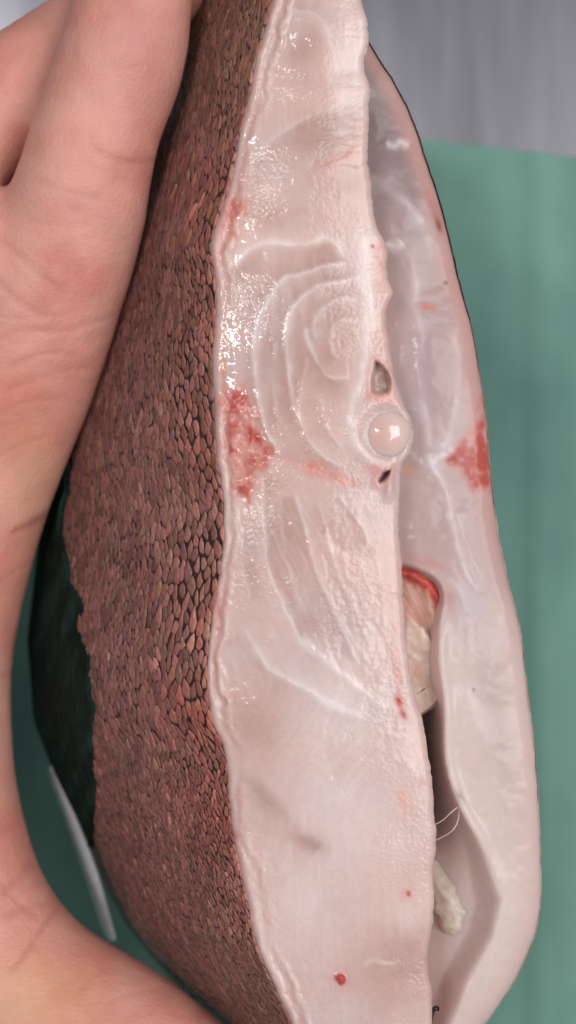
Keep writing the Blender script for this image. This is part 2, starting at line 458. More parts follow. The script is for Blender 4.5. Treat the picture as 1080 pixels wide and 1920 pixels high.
    tr = (.55 * blob(X, Y, 600, 625, 75, 110) + .5 * blob(X, Y, 505, 700, 24, 130) + .5 * blob(X, Y, 460, 520, 40, 45)
          + .6 * blob(X, Y, 600, 255, 55, 45, -25) + .5 * blob(X, Y, 640, 345, 50, 28) + .6 * blob(X, Y, 570, 90, 45, 60)
          + .5 * blob(X, Y, 540, 1040, 28, 110, -15) + .4 * blob(X, Y, 470, 1060, 28, 120) + .4 * blob(X, Y, 505, 410, 60, 30)
          + .55 * blob(X, Y, 480, 1350, 60, 60) + .7 * blob(X, Y, 495, 1500, 46, 16, 52) + .8 * blob(X, Y, 584, 1583, 38, 17, 18)
          + .5 * blob(X, Y, 770, 1790, 60, 60) + .4 * blob(X, Y, 715, 1850, 70, 70) + .3 * blob(X, Y, 600, 1160, 60, 50))
    C = lerpc(C, np.clip((1.25 * tr + tband) * (1 + .4 * fbm(X, Y, 25, 77)), 0, .9), c_trans)
    pz = pale + .5 * blob(X, Y, 650, 1330, 90, 70) + .4 * blob(X, Y, 660, 1540, 110, 130) + .45 * blob(X, Y, 690, 560, 22, 140) \
        + .3 * blob(X, Y, 650, 120, 40, 130) + .4 * blob(X, Y, 560, 1700, 90, 90) + .35 * blob(X, Y, 760, 1710, 40, 50)
    C = lerpc(C, np.clip(pz, 0, .9), c_pale)
    # lavender cast of some tissue, warm cast of other
    C = C * (1 + .05 * fbm(X, Y, 150, 83)[..., None] * np.array([1, -.1, -1.0]))
    # pinkish-white dermis at the rim
    C = lerpc(C, .75 * np.exp(-(dl / (13 * lipw)) ** 2), lin(226, 178, 170))
    C = lerpc(C, .35 * np.exp(-((dl - 22) / 6) ** 2) * sstep(.0, .5, fbm(X0, Y0, 120, 85) + .3), lin(196, 110, 104))
    # dark red lateral muscle
    d, _, _ = seg_dist(X, Y, REDTRI, True); ins = inside(X, Y, REDTRI)
    sdf = np.where(ins, d, -d) + 12 * fbm(X, Y, 26, 91, 4)
    clot = fbm(X, Y, 30, 93, 4, .55)
    C = lerpc(C, .60 * sstep(-18, 12, sdf), lin(220, 132, 120))
    C = lerpc(C, 0.85 * sstep(-8, 14, sdf) * sstep(-.4, .35, clot + .18 * blob(X, Y, 475, 845, 45, 40)), lin(186, 62, 54))
    z = z + .16 * sstep(-6, 8, sdf) * fbm(X, Y, 13, 95, 2) * 2.0
    up = np.clip(blob(X, Y, 434, 418, 21, 66, 14) * (.75 + 1.3 * fbm(X, Y, 30, 96, 3)), 0, 1)
    C = lerpc(C, .75 * np.clip(up * (1 + .8 * fbm(X, Y, 16, 97)), 0, 1), lin(210, 104, 92))
    z = z + .18 * up * fbm(X, Y, 10, 98, 2)
    def stain(cx, cy, rx, ry, ang, a, colr, nz=.9, sc=14):
        nonlocal C
        C = lerpc(C, np.clip(a * blob(X, Y, cx, cy, rx, ry, ang) * (1 + nz * fbm(X, Y, sc, int(cx) % 89)), 0, .95), lin(*colr))
    stain(590, 880, 28, 13, 10, .75, (222, 130, 112)); stain(640, 900, 40, 9, 18, .5, (224, 150, 138))
    stain(545, 866, 20, 8, 10, .3, (224, 150, 138))
    stain(625, 300, 34, 7, -12, .45, (226, 150, 134)); stain(660, 285, 12, 8, -40, .45, (226, 150, 134)); stain(640, 335, 45, 25, 0, .35, (218, 172, 160))
    stain(712, 480, 10, 34, 0, .6, (224, 160, 146)); stain(698, 462, 3, 3, 0, .9, (120, 70, 62)); stain(714, 495, 2.5, 6, 0, .8, (160, 80, 70))
    stain(720, 750, 30, 10, 8, .55, (226, 150, 142)); stain(700, 880, 12, 14, 0, .5, (214, 130, 124))
    stain(745, 1255, 9, 50, -6, .5, (222, 150, 144)); stain(752, 1326, 7, 22, -18, 1.3, (192, 50, 52)); stain(757, 1340, 3, 8, -18, 1.2, (150, 30, 34))
    stain(757, 1500, 15, 26, 0, .55, (230, 168, 156)); stain(764, 1675, 4, 5, 0, 1.4, (178, 60, 56)); stain(760, 1678, 14, 14, 0, .45, (224, 160, 150))
    stain(448, 1570, 8, 50, -8, .45, (206, 130, 122)); stain(410, 1140, 5, 70, 5, .6, (210, 120, 112)); stain(402, 1260, 5, 40, 3, .5, (206, 130, 118))
    stain(465, 930, 4, 30, -4, .6, (206, 100, 90)); stain(418, 690, 3, 60, 0, .5, (206, 150, 120))
    rb = np.hypot(X - 638, (Y - 1833)) + 3 * fbm(X, Y, 7, 99)
    C = lerpc(C, .97 * sstep(13, 8, rb), lin(165, 16, 28)); C = lerpc(C, .35 * np.exp(-(rb / 22) ** 2), lin(214, 120, 120))
    z = z + .5 * sstep(14, 3, rb)
    for hole, cc in ((HOLE1, (190, 158, 148)), (HOLE2, (120, 30, 32))):
        d, _, _ = seg_dist(X, Y, hole, True); ins = inside(X, Y, hole)
        C = lerpc(C, np.where(ins, sstep(0, 7, d), 0) * .9, lin(*cc))
        C = lerpc(C, np.where(ins, 0, np.exp(-(d / 9) ** 2)) * .4, lin(226, 140, 136))
    # ----- skirts: a little way down under the scales on the left, a full wall on the right
    P = [W(X0, Y0, z)]; Cs = [C]
    left = []; 
    for k, (dx, dz) in enumerate([(-6, -5.0), (-2.5, -2.6), (-.4, -.9)]):
        left.append((W(xl + dx, ys, z[:, 0] + dz)[:, None], np.broadcast_to(lin(205, 150, 142), (ny, 1, 3))))
    right = []
    for k, t in enumerate([.04, .1, .2, .34, .5, .68, .85, 1.0]):
        off = -14 * t + 2.5 * fbm(ys, ys * 0 + t * 40, 26, 101)
        zz = z[:, -1] * (1 - t) - t * 20
        right.append((W(xr + off, ys, zz)[:, None], (C[:, -1] * .98)[:, None]))
    allP = np.concatenate([l[0] for l in left] + P + [r[0] for r in right], 1)
    allC = np.concatenate([l[1] for l in left] + Cs + [r[1] for r in right], 1)
    nr, nc = allP.shape[:2]
    me = make_mesh('near_cut_face', allP.reshape(-1, 3) - ROOT, grid_faces(nr, nc), allC.reshape(-1, 3))
    o = add('cut_flesh', me, M_flesh, fish)
    o['label'] = 'pale pink wet cut face of the near half with curved muscle bands'
    return o
near = build_near()

def ellipsoid(name, cx, cy, cz, rx, ry, rz, mat, parent, colf, rot=0, nz=.04, seed=1):
    nu, nv = 40, 28
    th = np.linspace(0, 2 * np.pi, nu, endpoint=False); ph = np.linspace(1e-4, np.pi - 1e-4, nv)
    T, Pp = np.meshgrid(th, ph)
    r = 1 + nz * fbm(np.cos(T) * np.sin(Pp) * 1.5 + 9, np.sin(T) * np.sin(Pp) * 1.5 + 4, 1.0, seed)
    a = math.radians(rot)
    ux = rx * r * np.cos(T) * np.sin(Pp); uy = ry * r * np.sin(T) * np.sin(Pp)
    X = cx + ux * math.cos(a) - uy * math.sin(a); Y = cy + ux * math.sin(a) + uy * math.cos(a)
    Z = cz + rz * r * np.cos(Pp)
    P = W(X, Y, Z).reshape(-1, 3)
    i = np.arange(nu * nv).reshape(nv, nu); j = np.roll(i, -1, 1)
    f = np.stack([i[:-1], i[1:], j[1:], j[:-1]], -1).reshape(-1, 4)
    return add(name, make_mesh(name, P - ROOT, f[:, ::-1], colf(X.ravel(), Y.ravel())), mat, parent)

def vcol(X, Y):
    c = np.broadcast_to(lin(230, 196, 188), X.shape + (3,)).copy()
    c = lerpc(c, .55 * blob(X, Y, 710, 815, 20, 30), lin(218, 170, 156))
    c = lerpc(c, .8 * sstep(30, 46, np.hypot(X - 724, Y - 812)), lin(224, 194, 188))
    return c
vertebra = ellipsoid('vertebra', 722, 812, -1.62, 53, 55, 2.1, M_bone, near, vcol, nz=.05)
vertebra['label'] = 'round glassy vertebra set in the cut face'

# ---------------------------------------------------------------- scaled skin of the near half
PH0 = math.radians(52); BDEPTH = 66.0
def skin_point(f, y):
    """f = 0 at the cut rim, 1 at the outline of the body"""
    c0 = math.cos(PH0)
    cosp = np.clip(c0 + f * (1 - c0), 0, 1); ph = np.arccos(cosp)
    z = BDEPTH * (np.sin(ph) - math.sin(PH0)) - 1.0
    xl = XL(y) - 0.5; xs = XS(y)
    x = xl + (xs - xl) * f
    z = z + 0.5 * fbm(f * 400, y, 170, 111)
    return x, z
FT = np.linspace(0, 1, 400)
def arc_table(y):
    x, z = skin_point(FT, np.full_like(FT, y)); P = W(x, np.full_like(x, y), z)
    d = np.r_[0, np.cumsum(np.linalg.norm(np.diff(P, axis=0), axis=1))] * 1000
    return d
ARC_Y = np.linspace(-140, 2040, 80); ARC = np.array([arc_table(y) for y in ARC_Y])
UG = np.linspace(0, 60, 241)
FUG = np.array([np.interp(UG, ARC[i], FT) for i in range(len(ARC_Y))])
def f_of_u(u, y):
    k = np.clip((y - ARC_Y[0]) / (ARC_Y[1] - ARC_Y[0]), 0, len(ARC_Y) - 1.001); i = k.astype(int); t = k - i
    m = np.clip(u / 0.25, 0, 239.999); j = m.astype(int); w = m - j
    return ((FUG[i, j] * (1 - w) + FUG[i, j + 1] * w) * (1 - t) + (FUG[i + 1, j] * (1 - w) + FUG[i + 1, j + 1] * w) * t)

def build_skin():
    ny, nf = 320, 70
    ys = np.linspace(-140, 2040, ny); fs = np.r_[np.linspace(0, 1, nf)]
    Y, F = np.meshgrid(ys, fs, indexing='ij')
    x, z = skin_point(F, Y)
    z = z - 0.15 + 0.06 * fbm(x, Y, 12, 113)
    P = W(x, Y, z)
    # behind the outline the body turns under
    tails = []
    for k, (dx, dz) in enumerate([(6, -9), (25, -18), (60, -26), (120, -31)]):
        tails.append(W(x[:, -1] + dx, ys, z[:, -1] + dz)[:, None])
    allP = np.concatenate([P] + tails, 1)
    C = np.broadcast_to(lin(58, 40, 36), allP.shape)
    me = make_mesh('skin', allP.reshape(-1, 3) - ROOT, grid_faces(*allP.shape[:2], flip=True), C.reshape(-1, 3))
    o = add('skin', me, M_skin, fish)
    o['label'] = 'dark brown scaly skin of the near half'
    return o
skin = build_skin()

HAND_EDGE = [(-100, 372), (0, 365), (100, 355), (180, 335), (260, 300), (350, 285), (450, 270), (580, 230), (740, 180), (860, 130),
             (960, 90), (1100, 50), (1220, 25), (1300, 22), (1450, 25), (1600, 60), (1690, 100), (1750, 160), (1800, 260),
             (1850, 330), (1920, 400), (2100, 560)]
def hand_x(y): return np.interp(y, [h[0] for h in HAND_EDGE], [h[1] for h in HAND_EDGE])

SHADE_X = lambda y: np.interp(y, [790, 900, 1000, 1090, 1130, 1180, 1300, 1450, 1540, 1590], [150, 128, 122, 136, 165, 180, 183, 180, 178, 172])  # right edge of the dark sheet that stands in for shade
def build_scales():
    AN = 0.58                                     # scales are longer along the photo's vertical
    UM = 44.0
    cand = 130000
    cu = rng.uniform(-0.4, UM, cand); cy = rng.uniform(-40, 1980, cand)
    r_all = 0.90 * (1 - 0.40 * sstep(1330, 1500, cy) - 0.22 * sstep(330, 120, cy)) * (1 - .12 * sstep(5, 20, cu))
    r_all = r_all * (1 + .30 * blob(cu, cy, 4, 1040, 8, 190)) * (1 + .22 * fbm(cu * 14, cy, 70, 601, 2)) * rng.uniform(.72, 1.3, cand)
    ok0 = np.interp(cy, ARC_Y, ARC[:, -1]) - 1 > cu
    fx, _ = skin_point(f_of_u(np.maximum(cu, 0), cy), cy)
    ok0 &= ~((fx < SHADE_X(cy) - 6 + 26 * rng.uniform(-1, .35, cand)) & (cy > 800) & (cy < 1585))
    cv = (960 - cy) / 14.0 * AN
    cell = 2.2; G = {}; pts = []
    for u, v, r, y, okk in zip(cu.tolist(), cv.tolist(), r_all.tolist(), cy.tolist(), ok0.tolist()):
        if not okk: continue
        gi, gj = int(u // cell), int(v // cell)
        ok = True
        for a in (gi - 1, gi, gi + 1):
            for b in (gj - 1, gj, gj + 1):
                for (pu, pv, pr) in G.get((a, b), ()):
                    if (pu - u) ** 2 + (pv - v) ** 2 < (0.5 * (r + pr)) ** 2: ok = False; break
                if not ok: break
            if not ok: break
        if ok:
            G.setdefault((gi, gj), []).append((u, v, r)); pts.append((u, v, r, y))
    A = np.array(pts); N = len(A)
    base_circ = [(math.cos(t), math.sin(t)) for t in np.linspace(0, 2 * np.pi, 10, endpoint=False)]
    cells = []
    for i in range(N):
        d2 = (A[:, 0] - A[i, 0]) ** 2 + (A[:, 1] - A[i, 1]) ** 2
        nb = np.argpartition(d2, 11)[:12]
        ui, vi, R = A[i, 0], A[i, 1], A[i, 2] * 1.0
        poly = [(ui + R * c, vi + R * sn) for c, sn in base_circ]
        for k in nb:
            if k == i: continue
            mx, my = (ui + A[k, 0]) / 2, (vi + A[k, 1]) / 2; nxv, nyv = A[k, 0] - ui, A[k, 1] - vi
            out = []; m = len(poly)
            sv = [(p[0] - mx) * nxv + (p[1] - my) * nyv for p in poly]
            for q in range(m):
                s1, s2 = sv[q], sv[(q + 1) % m]; p1, p2 = poly[q], poly[(q + 1) % m]
                if s1 <= 0: out.append(p1)
                if (s1 <= 0) != (s2 <= 0):
                    t = s1 / (s1 - s2); out.append((p1[0] + t * (p2[0] - p1[0]), p1[1] + t * (p2[1] - p1[1])))
            poly = out
            if len(poly) < 3: break
        if len(poly) >= 3: cells.append((i, poly))
    U = []; V = []; H = []; shapes = []; start = 0
    openf = fbm(A[:, 0] * 14, A[:, 3], 130, 603, 3)             # how far the scales stand apart
    for i, poly in cells:
        u0, v0, r, y0 = A[i]
        p = np.array(poly)
        keep = [q for q in range(len(p)) if np.hypot(*(p[q] - p[q - 1])) > .16 * r]
        if len(keep) < 4: continue
        p = p[keep]
        p = np.stack([p * .75 + np.roll(p, -1, 0) * .25, p * .25 + np.roll(p, -1, 0) * .75], 1).reshape(-1, 2)
        c = p.mean(0); rel = p - c
        # a scale is drawn out to a point at its upper end and overlaps the one above
        gap = .12 * float(sstep(3, 12, u0)) + random.uniform(.93, 1.08) + .12 * openf[i] - .07 * float(blob(u0, y0, 3, 1040, 9, 230))
        rel = rel * gap * np.array([random.uniform(.8, 1.12), random.uniform(.85, 1.2)]) + np.array([random.uniform(-.1, .1), random.uniform(-.1, .1)]) * r
        rel = rel * (1 + .10 * rng.standard_normal((len(rel), 1)))
        up = np.clip(rel[:, 1] / r * 1.6, -1, 1)
        rel[:, 0] *= 1 - .18 * np.clip(up, 0, 1); rel[:, 1] *= 1 + .14 * np.clip(up, 0, 1)
        sh = random.uniform(-.35, .35); rel[:, 0] += sh * rel[:, 1]
        n = len(rel)
        tilt = random.uniform(.02, .13); side = random.uniform(-.08, .08)
        h = random.uniform(.03, .12) * (r / 1.0)
        for sc, hh in ((1.0, 0.0), (.88, .80), (.5, 1.0)):
            q = rel * sc
            U.append(c[0] + q[:, 0]); V.append(c[1] + q[:, 1])
            H.append(h * hh + tilt * q[:, 1] / r + side * q[:, 0] / r + (-.07 if hh == 0 else 0))
        U.append(c[:1]); V.append(c[1:]); H.append(np.array([h * 1.02]))
        shapes.append((i, n, start)); start += 3 * n + 1
    U = np.concatenate(U); V = np.concatenate(V) / AN; H = np.concatenate(H)
    yy = 960 - V * 14.0
    ff = f_of_u(np.maximum(U, 0), yy)
    x, z = skin_point(ff, yy)
    x = x + np.where(U < 0, -U * 7, 0)
    P = W(x, yy, z)
    xa, za = skin_point(np.clip(ff + .01, 0, 1), yy); xb, zb = skin_point(np.clip(ff - .01, 0, 1), yy)
    tg = W(xa, yy, za) - W(xb, yy, zb)
    nrm = np.stack([tg[:, 2], 0 * ff, -tg[:, 0]], -1); nrm /= np.linalg.norm(nrm, axis=1)[:, None] + 1e-12
    nrm *= np.sign(nrm[:, 2:3] + 1e-9)
    P = P + nrm * (H * MM)[:, None]
    u0 = A[:, 0]; y0 = A[:, 3]
    nw = np.exp(-np.maximum(u0, 0) / 9.0)
    base = lerpc(np.broadcast_to(lin(134, 92, 86), (N, 3)).copy(), nw, lin(170, 112, 100))
    base = lerpc(base, .6 * sstep(330, 80, y0), lin(126, 94, 72))
    base = lerpc(base, .5 * sstep(1700, 1900, y0), lin(104, 84, 72))
    red = .7 * blob(u0, y0, 2, 1340, 7, 90) + .6 * blob(u0, y0, 3, 1530, 7, 90) + .6 * blob(u0, y0, 2, 390, 6, 90) + .45 * blob(u0, y0, 1, 860, 4, 100)
    base = lerpc(base, np.clip(red * (1 + .6 * fbm(u0 * 14, y0, 60, 605)), 0, .8), lin(150, 80, 66))
    pat = 1 + .22 * fbm(u0 * 14, y0, 110, 607, 3)
    base = 1.08 * base * (pat * rng.uniform(.62, 1.3, N))[:, None] * (1 + rng.uniform(-.09, .09, (N, 3)))
    lightone = rng.random(N) < .04
    base = np.where(lightone[:, None], base * 1.45 + .02, base)
    made = []; u0_ = A[:, 0]
    for i, n, st in shapes:
        sl = slice(st, st + 3 * n + 1)
        F = []
        for k in range(2):
            a = k * n
            for q in range(n):
                q2 = (q + 1) % n
                F.append((a + q2, a + n + q2, a + n + q, a + q))
        for q in range(n): F.append((2 * n + (q + 1) % n, 3 * n, 2 * n + q))
        rimd = np.r_[np.full(n, random.uniform(.35, .85) + .2 * float(sstep(3, 12, u0_[i]))), np.full(n, .92), np.full(n, 1.0), 1.0]   # dark pigmented margin
        cols = base[i][None] * rimd[:, None]
        xx = x[sl]; y_ = yy[sl]; xm = xx.mean(); ym = y_.mean()
        vis = np.ptp(xx) * np.ptp(y_) * (1 if (xm > hand_x(ym) + 5 and -10 < ym < 1930) else 0)
        made.append((vis, P[sl], F, cols))
    made.sort(key=lambda m: -m[0])
    for vis, Q, F, cols in made[:300]:
        cen = Q.mean(0)
        add('scale', make_mesh('scale', Q - cen, F, cols), M_scale, skin, tuple(cen - ROOT))
    VV = []; FF = []; CC = []; off = 0
    for vis, Q, F, cols in made[300:]:
        VV.append(Q - ROOT); CC.append(cols); FF += [tuple(a + off for a in q) for q in F]; off += len(Q)
    me = make_mesh('small_scales', np.vstack(VV), FF, np.vstack(CC))
    o = add('small_scales', me, M_scale, skin)
    o['kind'] = 'stuff'
    print('scales', len(made))
build_scales()

# ---------------------------------------------------------------- dark sheet over the skin, standing in for the shade there
def shade_mat():
    m, nt, b = new_mat('painted_shade')
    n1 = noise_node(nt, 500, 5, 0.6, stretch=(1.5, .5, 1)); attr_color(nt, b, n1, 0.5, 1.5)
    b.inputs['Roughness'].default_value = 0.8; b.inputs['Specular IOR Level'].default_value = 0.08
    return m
M_shade = shade_mat()
def build_shade():
    ny, nx = 130, 44
    ys = np.linspace(790, 1590, ny); t = np.linspace(0, 1, nx)
    Y, T = np.meshgrid(ys, t, indexing='ij')
    xr = SHADE_X(ys) + 9 * fbm(ys, ys * 0, 46, 209)
    xl = XS(ys) + 2
    X = xl[:, None] + (xr - xl)[:, None] * T
    f = np.clip((X - XL(Y)) / (XS(Y) - XL(Y)), 0, 1)
    _, z = skin_point(f, Y)
    striae = np.sin((X * .9 + (Y - 800) * .34) / 6.0 + 1.4 * fbm(X, Y, 60, 203))
    z = z + 1.4 + .12 * striae + .5 * fbm(X, Y, 70, 205) - 1.6 * blob(X, Y, 160, 1180, 26, 60) - 2.6 * sstep(.88, 1.0, T)
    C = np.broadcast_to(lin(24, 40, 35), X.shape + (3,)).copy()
    C = lerpc(C, .5 * sstep(-.2, .8, striae * .6 + fbm(X, Y, 50, 207)), lin(40, 66, 56))
    C = lerpc(C, .75 * blob(X, Y, 160, 1190, 24, 62) + .55 * blob(X, Y, 90, 1300, 26, 120, -15), lin(16, 20, 20))  # oval shadow shapes painted into the sheet's colour
    me = make_mesh('shade_sheet', W(X, Y, z).reshape(-1, 3) - ROOT, grid_faces(ny, nx), np.clip(C, 0, 1).reshape(-1, 3))
    o = add('shade_sheet', me, M_shade, fish)
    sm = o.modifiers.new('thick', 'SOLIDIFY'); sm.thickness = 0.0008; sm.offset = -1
    o['label'] = 'dark greenish sheet standing in for shade on the brown skin'
build_shade()

# ---------------------------------------------------------------- far half, a step lower
INNER = smooth_poly([(700, 1048), (752, 1052), (792, 1064), (826, 1085), (838, 1120), (828, 1160), (820, 1200), (822, 1260), (830, 1300), (833, 1345), (832, 1400),
                     (838, 1450), (856, 1505), (880, 1550), (905, 1592), (926, 1640), (946, 1688)], 2)
def build_far():
    ny, nx = 560, 110
    ys = np.linspace(40, 2000, ny); t = np.linspace(0, 1, nx)
    Y, T = np.meshgrid(ys, t, indexing='ij')
    xl = np.minimum(XR(ys) - 70, XO(ys) - 30); xo = XO(ys) - 1.6 + 1.2 * fbm(ys, ys * 0, 30, 301)
    X = xl[:, None] + (xo - xl)[:, None] * T
    z = -9.5 + .8 * fbm(X, Y, 220, 303, 3) + .12 * fbm(X, Y, 40, 305, 3) + 1.2 * np.sin(np.pi * T) - 0.6 * sstep(700, 100, Y)
    d_out = xo[:, None] - X
    e = np.clip(1 - d_out / 26, 0, 1); z = z - 1.5 * (1 - np.sqrt(np.maximum(1 - e * e, 0)))
    # body cavity
    poly = [tuple(p) for p in INNER] + [(930, 1760), (880, 1850), (850, 1930), (840, 2040), (600, 2040), (600, 1048)]
    d, _, _ = seg_dist(X, Y, [tuple(p) for p in INNER]); ins = inside(X, Y, poly)
    soft = 10 + 46 * sstep(1500, 1720, Y) + 16 * sstep(1340, 1270, Y)
    dd, _, _ = seg_dist(X, Y, poly, True)
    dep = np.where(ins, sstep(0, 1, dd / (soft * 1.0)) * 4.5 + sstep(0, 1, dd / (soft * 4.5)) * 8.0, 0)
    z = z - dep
    z = z + .55 * np.exp(-((d - 7) / 10) ** 2) * (~ins) * sstep(1700, 1500, Y) * sstep(1150, 1220, Y)
    # ridges, fibres
    pale = .25 * fbm(X, Y, 90, 311)
    FR = [([(722, 268), (740, 274), (752, 262), (768, 272)], 7, .35, .9), ([(690, 330), (730, 360), (790, 400), (812, 460), (806, 490)], 9, .2, .45),
          ([(760, 470), (775, 490), (778, 560), (785, 640), (790, 760), (802, 850)], 8, .3, .5), ([(722, 455), (740, 470), (755, 452)], 9, .3, .8),
          ([(802, 850), (812, 880), (832, 905), (845, 960), (850, 1010), (868, 1060), (895, 1110)], 7, .35, .7),
          ([(812, 860), (860, 850), (838, 845)], 8, .2, .6), ([(855, 960), (880, 1030), (905, 1090)], 4, .2, .4),
          ([(845, 600), (862, 660), (862, 720), (845, 800), (825, 850)], 9, .22, .5), ([(940, 1150), (932, 1200), (925, 1250), (905, 1300)], 8, .25, .6),
          ([(838, 1085), (868, 1120), (880, 1170), (885, 1230)], 7, .3, .35), ([(765, 845), (790, 870)], 5, .2, .3), ([(775, 960), (785, 1050)], 6, .12, .2)]
    for pts, w, rg, pl in FR:
        q, _, tt = seg_dist(X + 3 * fbm(X, Y, 30, 313), Y, smooth_poly(pts)); en = sstep(0, .15, tt) * sstep(1, .85, tt)
        brk = np.clip(.7 + .9 * fbm(X, Y, 40, 315), .1, 1.3); g = np.exp(-(q / w) ** 2) * (.2 + .8 * en) * brk; z = z + .4 * rg * g; pale = pale + .9 * pl * (.7 * np.exp(-(q / w) ** 2) + .4 * np.exp(-(q / (2.6 * w)) ** 2)) * (.2 + .8 * en) * brk
    C = np.broadcast_to(lin(192, 166, 163), X.shape + (3,)).copy()
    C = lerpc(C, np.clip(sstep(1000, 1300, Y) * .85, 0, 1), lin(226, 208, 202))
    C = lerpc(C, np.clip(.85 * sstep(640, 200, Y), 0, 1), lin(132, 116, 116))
    C = lerpc(C, np.clip(pale, 0, .85), lin(226, 214, 214))
    C = lerpc(C, np.clip(.5 * sstep(48, 8, d_out) * sstep(1150, 900, Y) + .3 * sstep(60, 10, d_out), 0, 1), lin(206, 160, 154))
    C = lerpc(C, .55 * blob(X, Y, 930, 1330, 30, 190, -8), lin(186, 164, 158))
    C = lerpc(C, .4 * blob(X, Y, 790, 700, 40, 110), lin(172, 156, 164))
    tri = [(905, 755), (898, 800), (860, 835), (835, 862), (862, 880), (890, 925), (922, 915), (914, 830)]
    q, _, _ = seg_dist(X, Y, tri, True); it = inside(X, Y, tri); sdf = np.where(it, q, -q) + 10 * fbm(X, Y, 20, 321, 3)
    C = lerpc(C, .5 * sstep(-16, 6, sdf), lin(216, 140, 128))
    C = lerpc(C, .85 * sstep(-14, 12, sdf) * sstep(-.5, .25, fbm(X, Y, 18, 323, 3)), lin(184, 70, 60))
    def stain(cx, cy, rx, ry, ang, a, colr):
        nonlocal C
        C = lerpc(C, np.clip(a * blob(X, Y, cx, cy, rx, ry, ang) * (1 + .8 * fbm(X, Y, 14, int(cx) % 83)), 0, .95), lin(*colr))
    stain(803, 576, 16, 5, 5, .8, (220, 130, 118)); stain(815, 395, 8, 34, -20, .6, (196, 116, 108)); stain(822, 420, 5, 16, -14, .7, (120, 72, 60))
    stain(765, 880, 18, 12, 0, .5, (216, 160, 140)); stain(842, 865, 6, 6, 0, .9, (180, 90, 88)); stain(836, 530, 3, 3, 0, 1, (90, 70, 72))
    stain(800, 1056, 45, 9, 14, .45, (206, 140, 130)); stain(842, 1125, 8, 20, -10, .5, (210, 120, 112)); stain(880, 1130, 22, 40, -30, .4, (190, 180, 196)); stain(888, 1293, 3, 3, 0, .9, (170, 120, 120))
    stain(862, 1492, 6, 14, -30, .6, (150, 140, 140))
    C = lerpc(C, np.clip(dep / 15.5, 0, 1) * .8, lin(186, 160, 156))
    C = lerpc(C, .5 * blob(X, Y, 850, 1850, 50, 60), lin(206, 176, 170))
    # wall at the outer side going back, hidden under the skin
    P = np.concatenate([W(X, Y, z), W(xo - 6, ys, z[:, -1] - 6)[:, None]], 1); C = np.concatenate([C, C[:, -1:]], 1)
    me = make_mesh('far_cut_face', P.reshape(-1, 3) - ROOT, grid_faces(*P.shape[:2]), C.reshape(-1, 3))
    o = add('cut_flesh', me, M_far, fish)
    o['label'] = 'greyish cut face of the far half with open body cavity'
    # its skin: a thin dark lip, then the flank going away
    prof = [(-1.6, -.9), (-1.2, -.3), (-.5, -.25), (0, -.6), (-1, -3), (-8, -12), (-28, -26), (-70, -40), (-160, -52)]
    lipn = np.clip(1.1 + 1.3 * fbm(ys, ys * 0, 36, 331), .1, 2.2)
    cols = []
    for k, (dx, dz) in enumerate(prof):
        base_x = XO(ys) + 1.2 * fbm(ys, ys * 0, 30, 301) + (.7 * fbm(ys, ys * 0 + k, 9, 333) if k < 4 else 0)
        cols.append(W(base_x + dx * (lipn if k < 3 else 1), ys, z[:, -1] + .25 + .95 * sstep(760, 480, ys) * (k < 5) + dz)[:, None])
    P = np.concatenate(cols, 1)
    Cc = np.broadcast_to(lin(92, 68, 60), P.shape).copy()
    Cc[:, :6] = lerpc(Cc[:, :6], np.repeat(sstep(420, 1000, ys)[:, None], 6, 1) * .95, lin(206, 166, 152))
    me = make_mesh('far_skin', P.reshape(-1, 3) - ROOT, grid_faces(*P.shape[:2]), Cc.reshape(-1, 3))
    s = add('skin', me, M_skin, fish); s['label'] = 'thin dark skin edge of the far half'
    return o
far = build_far()

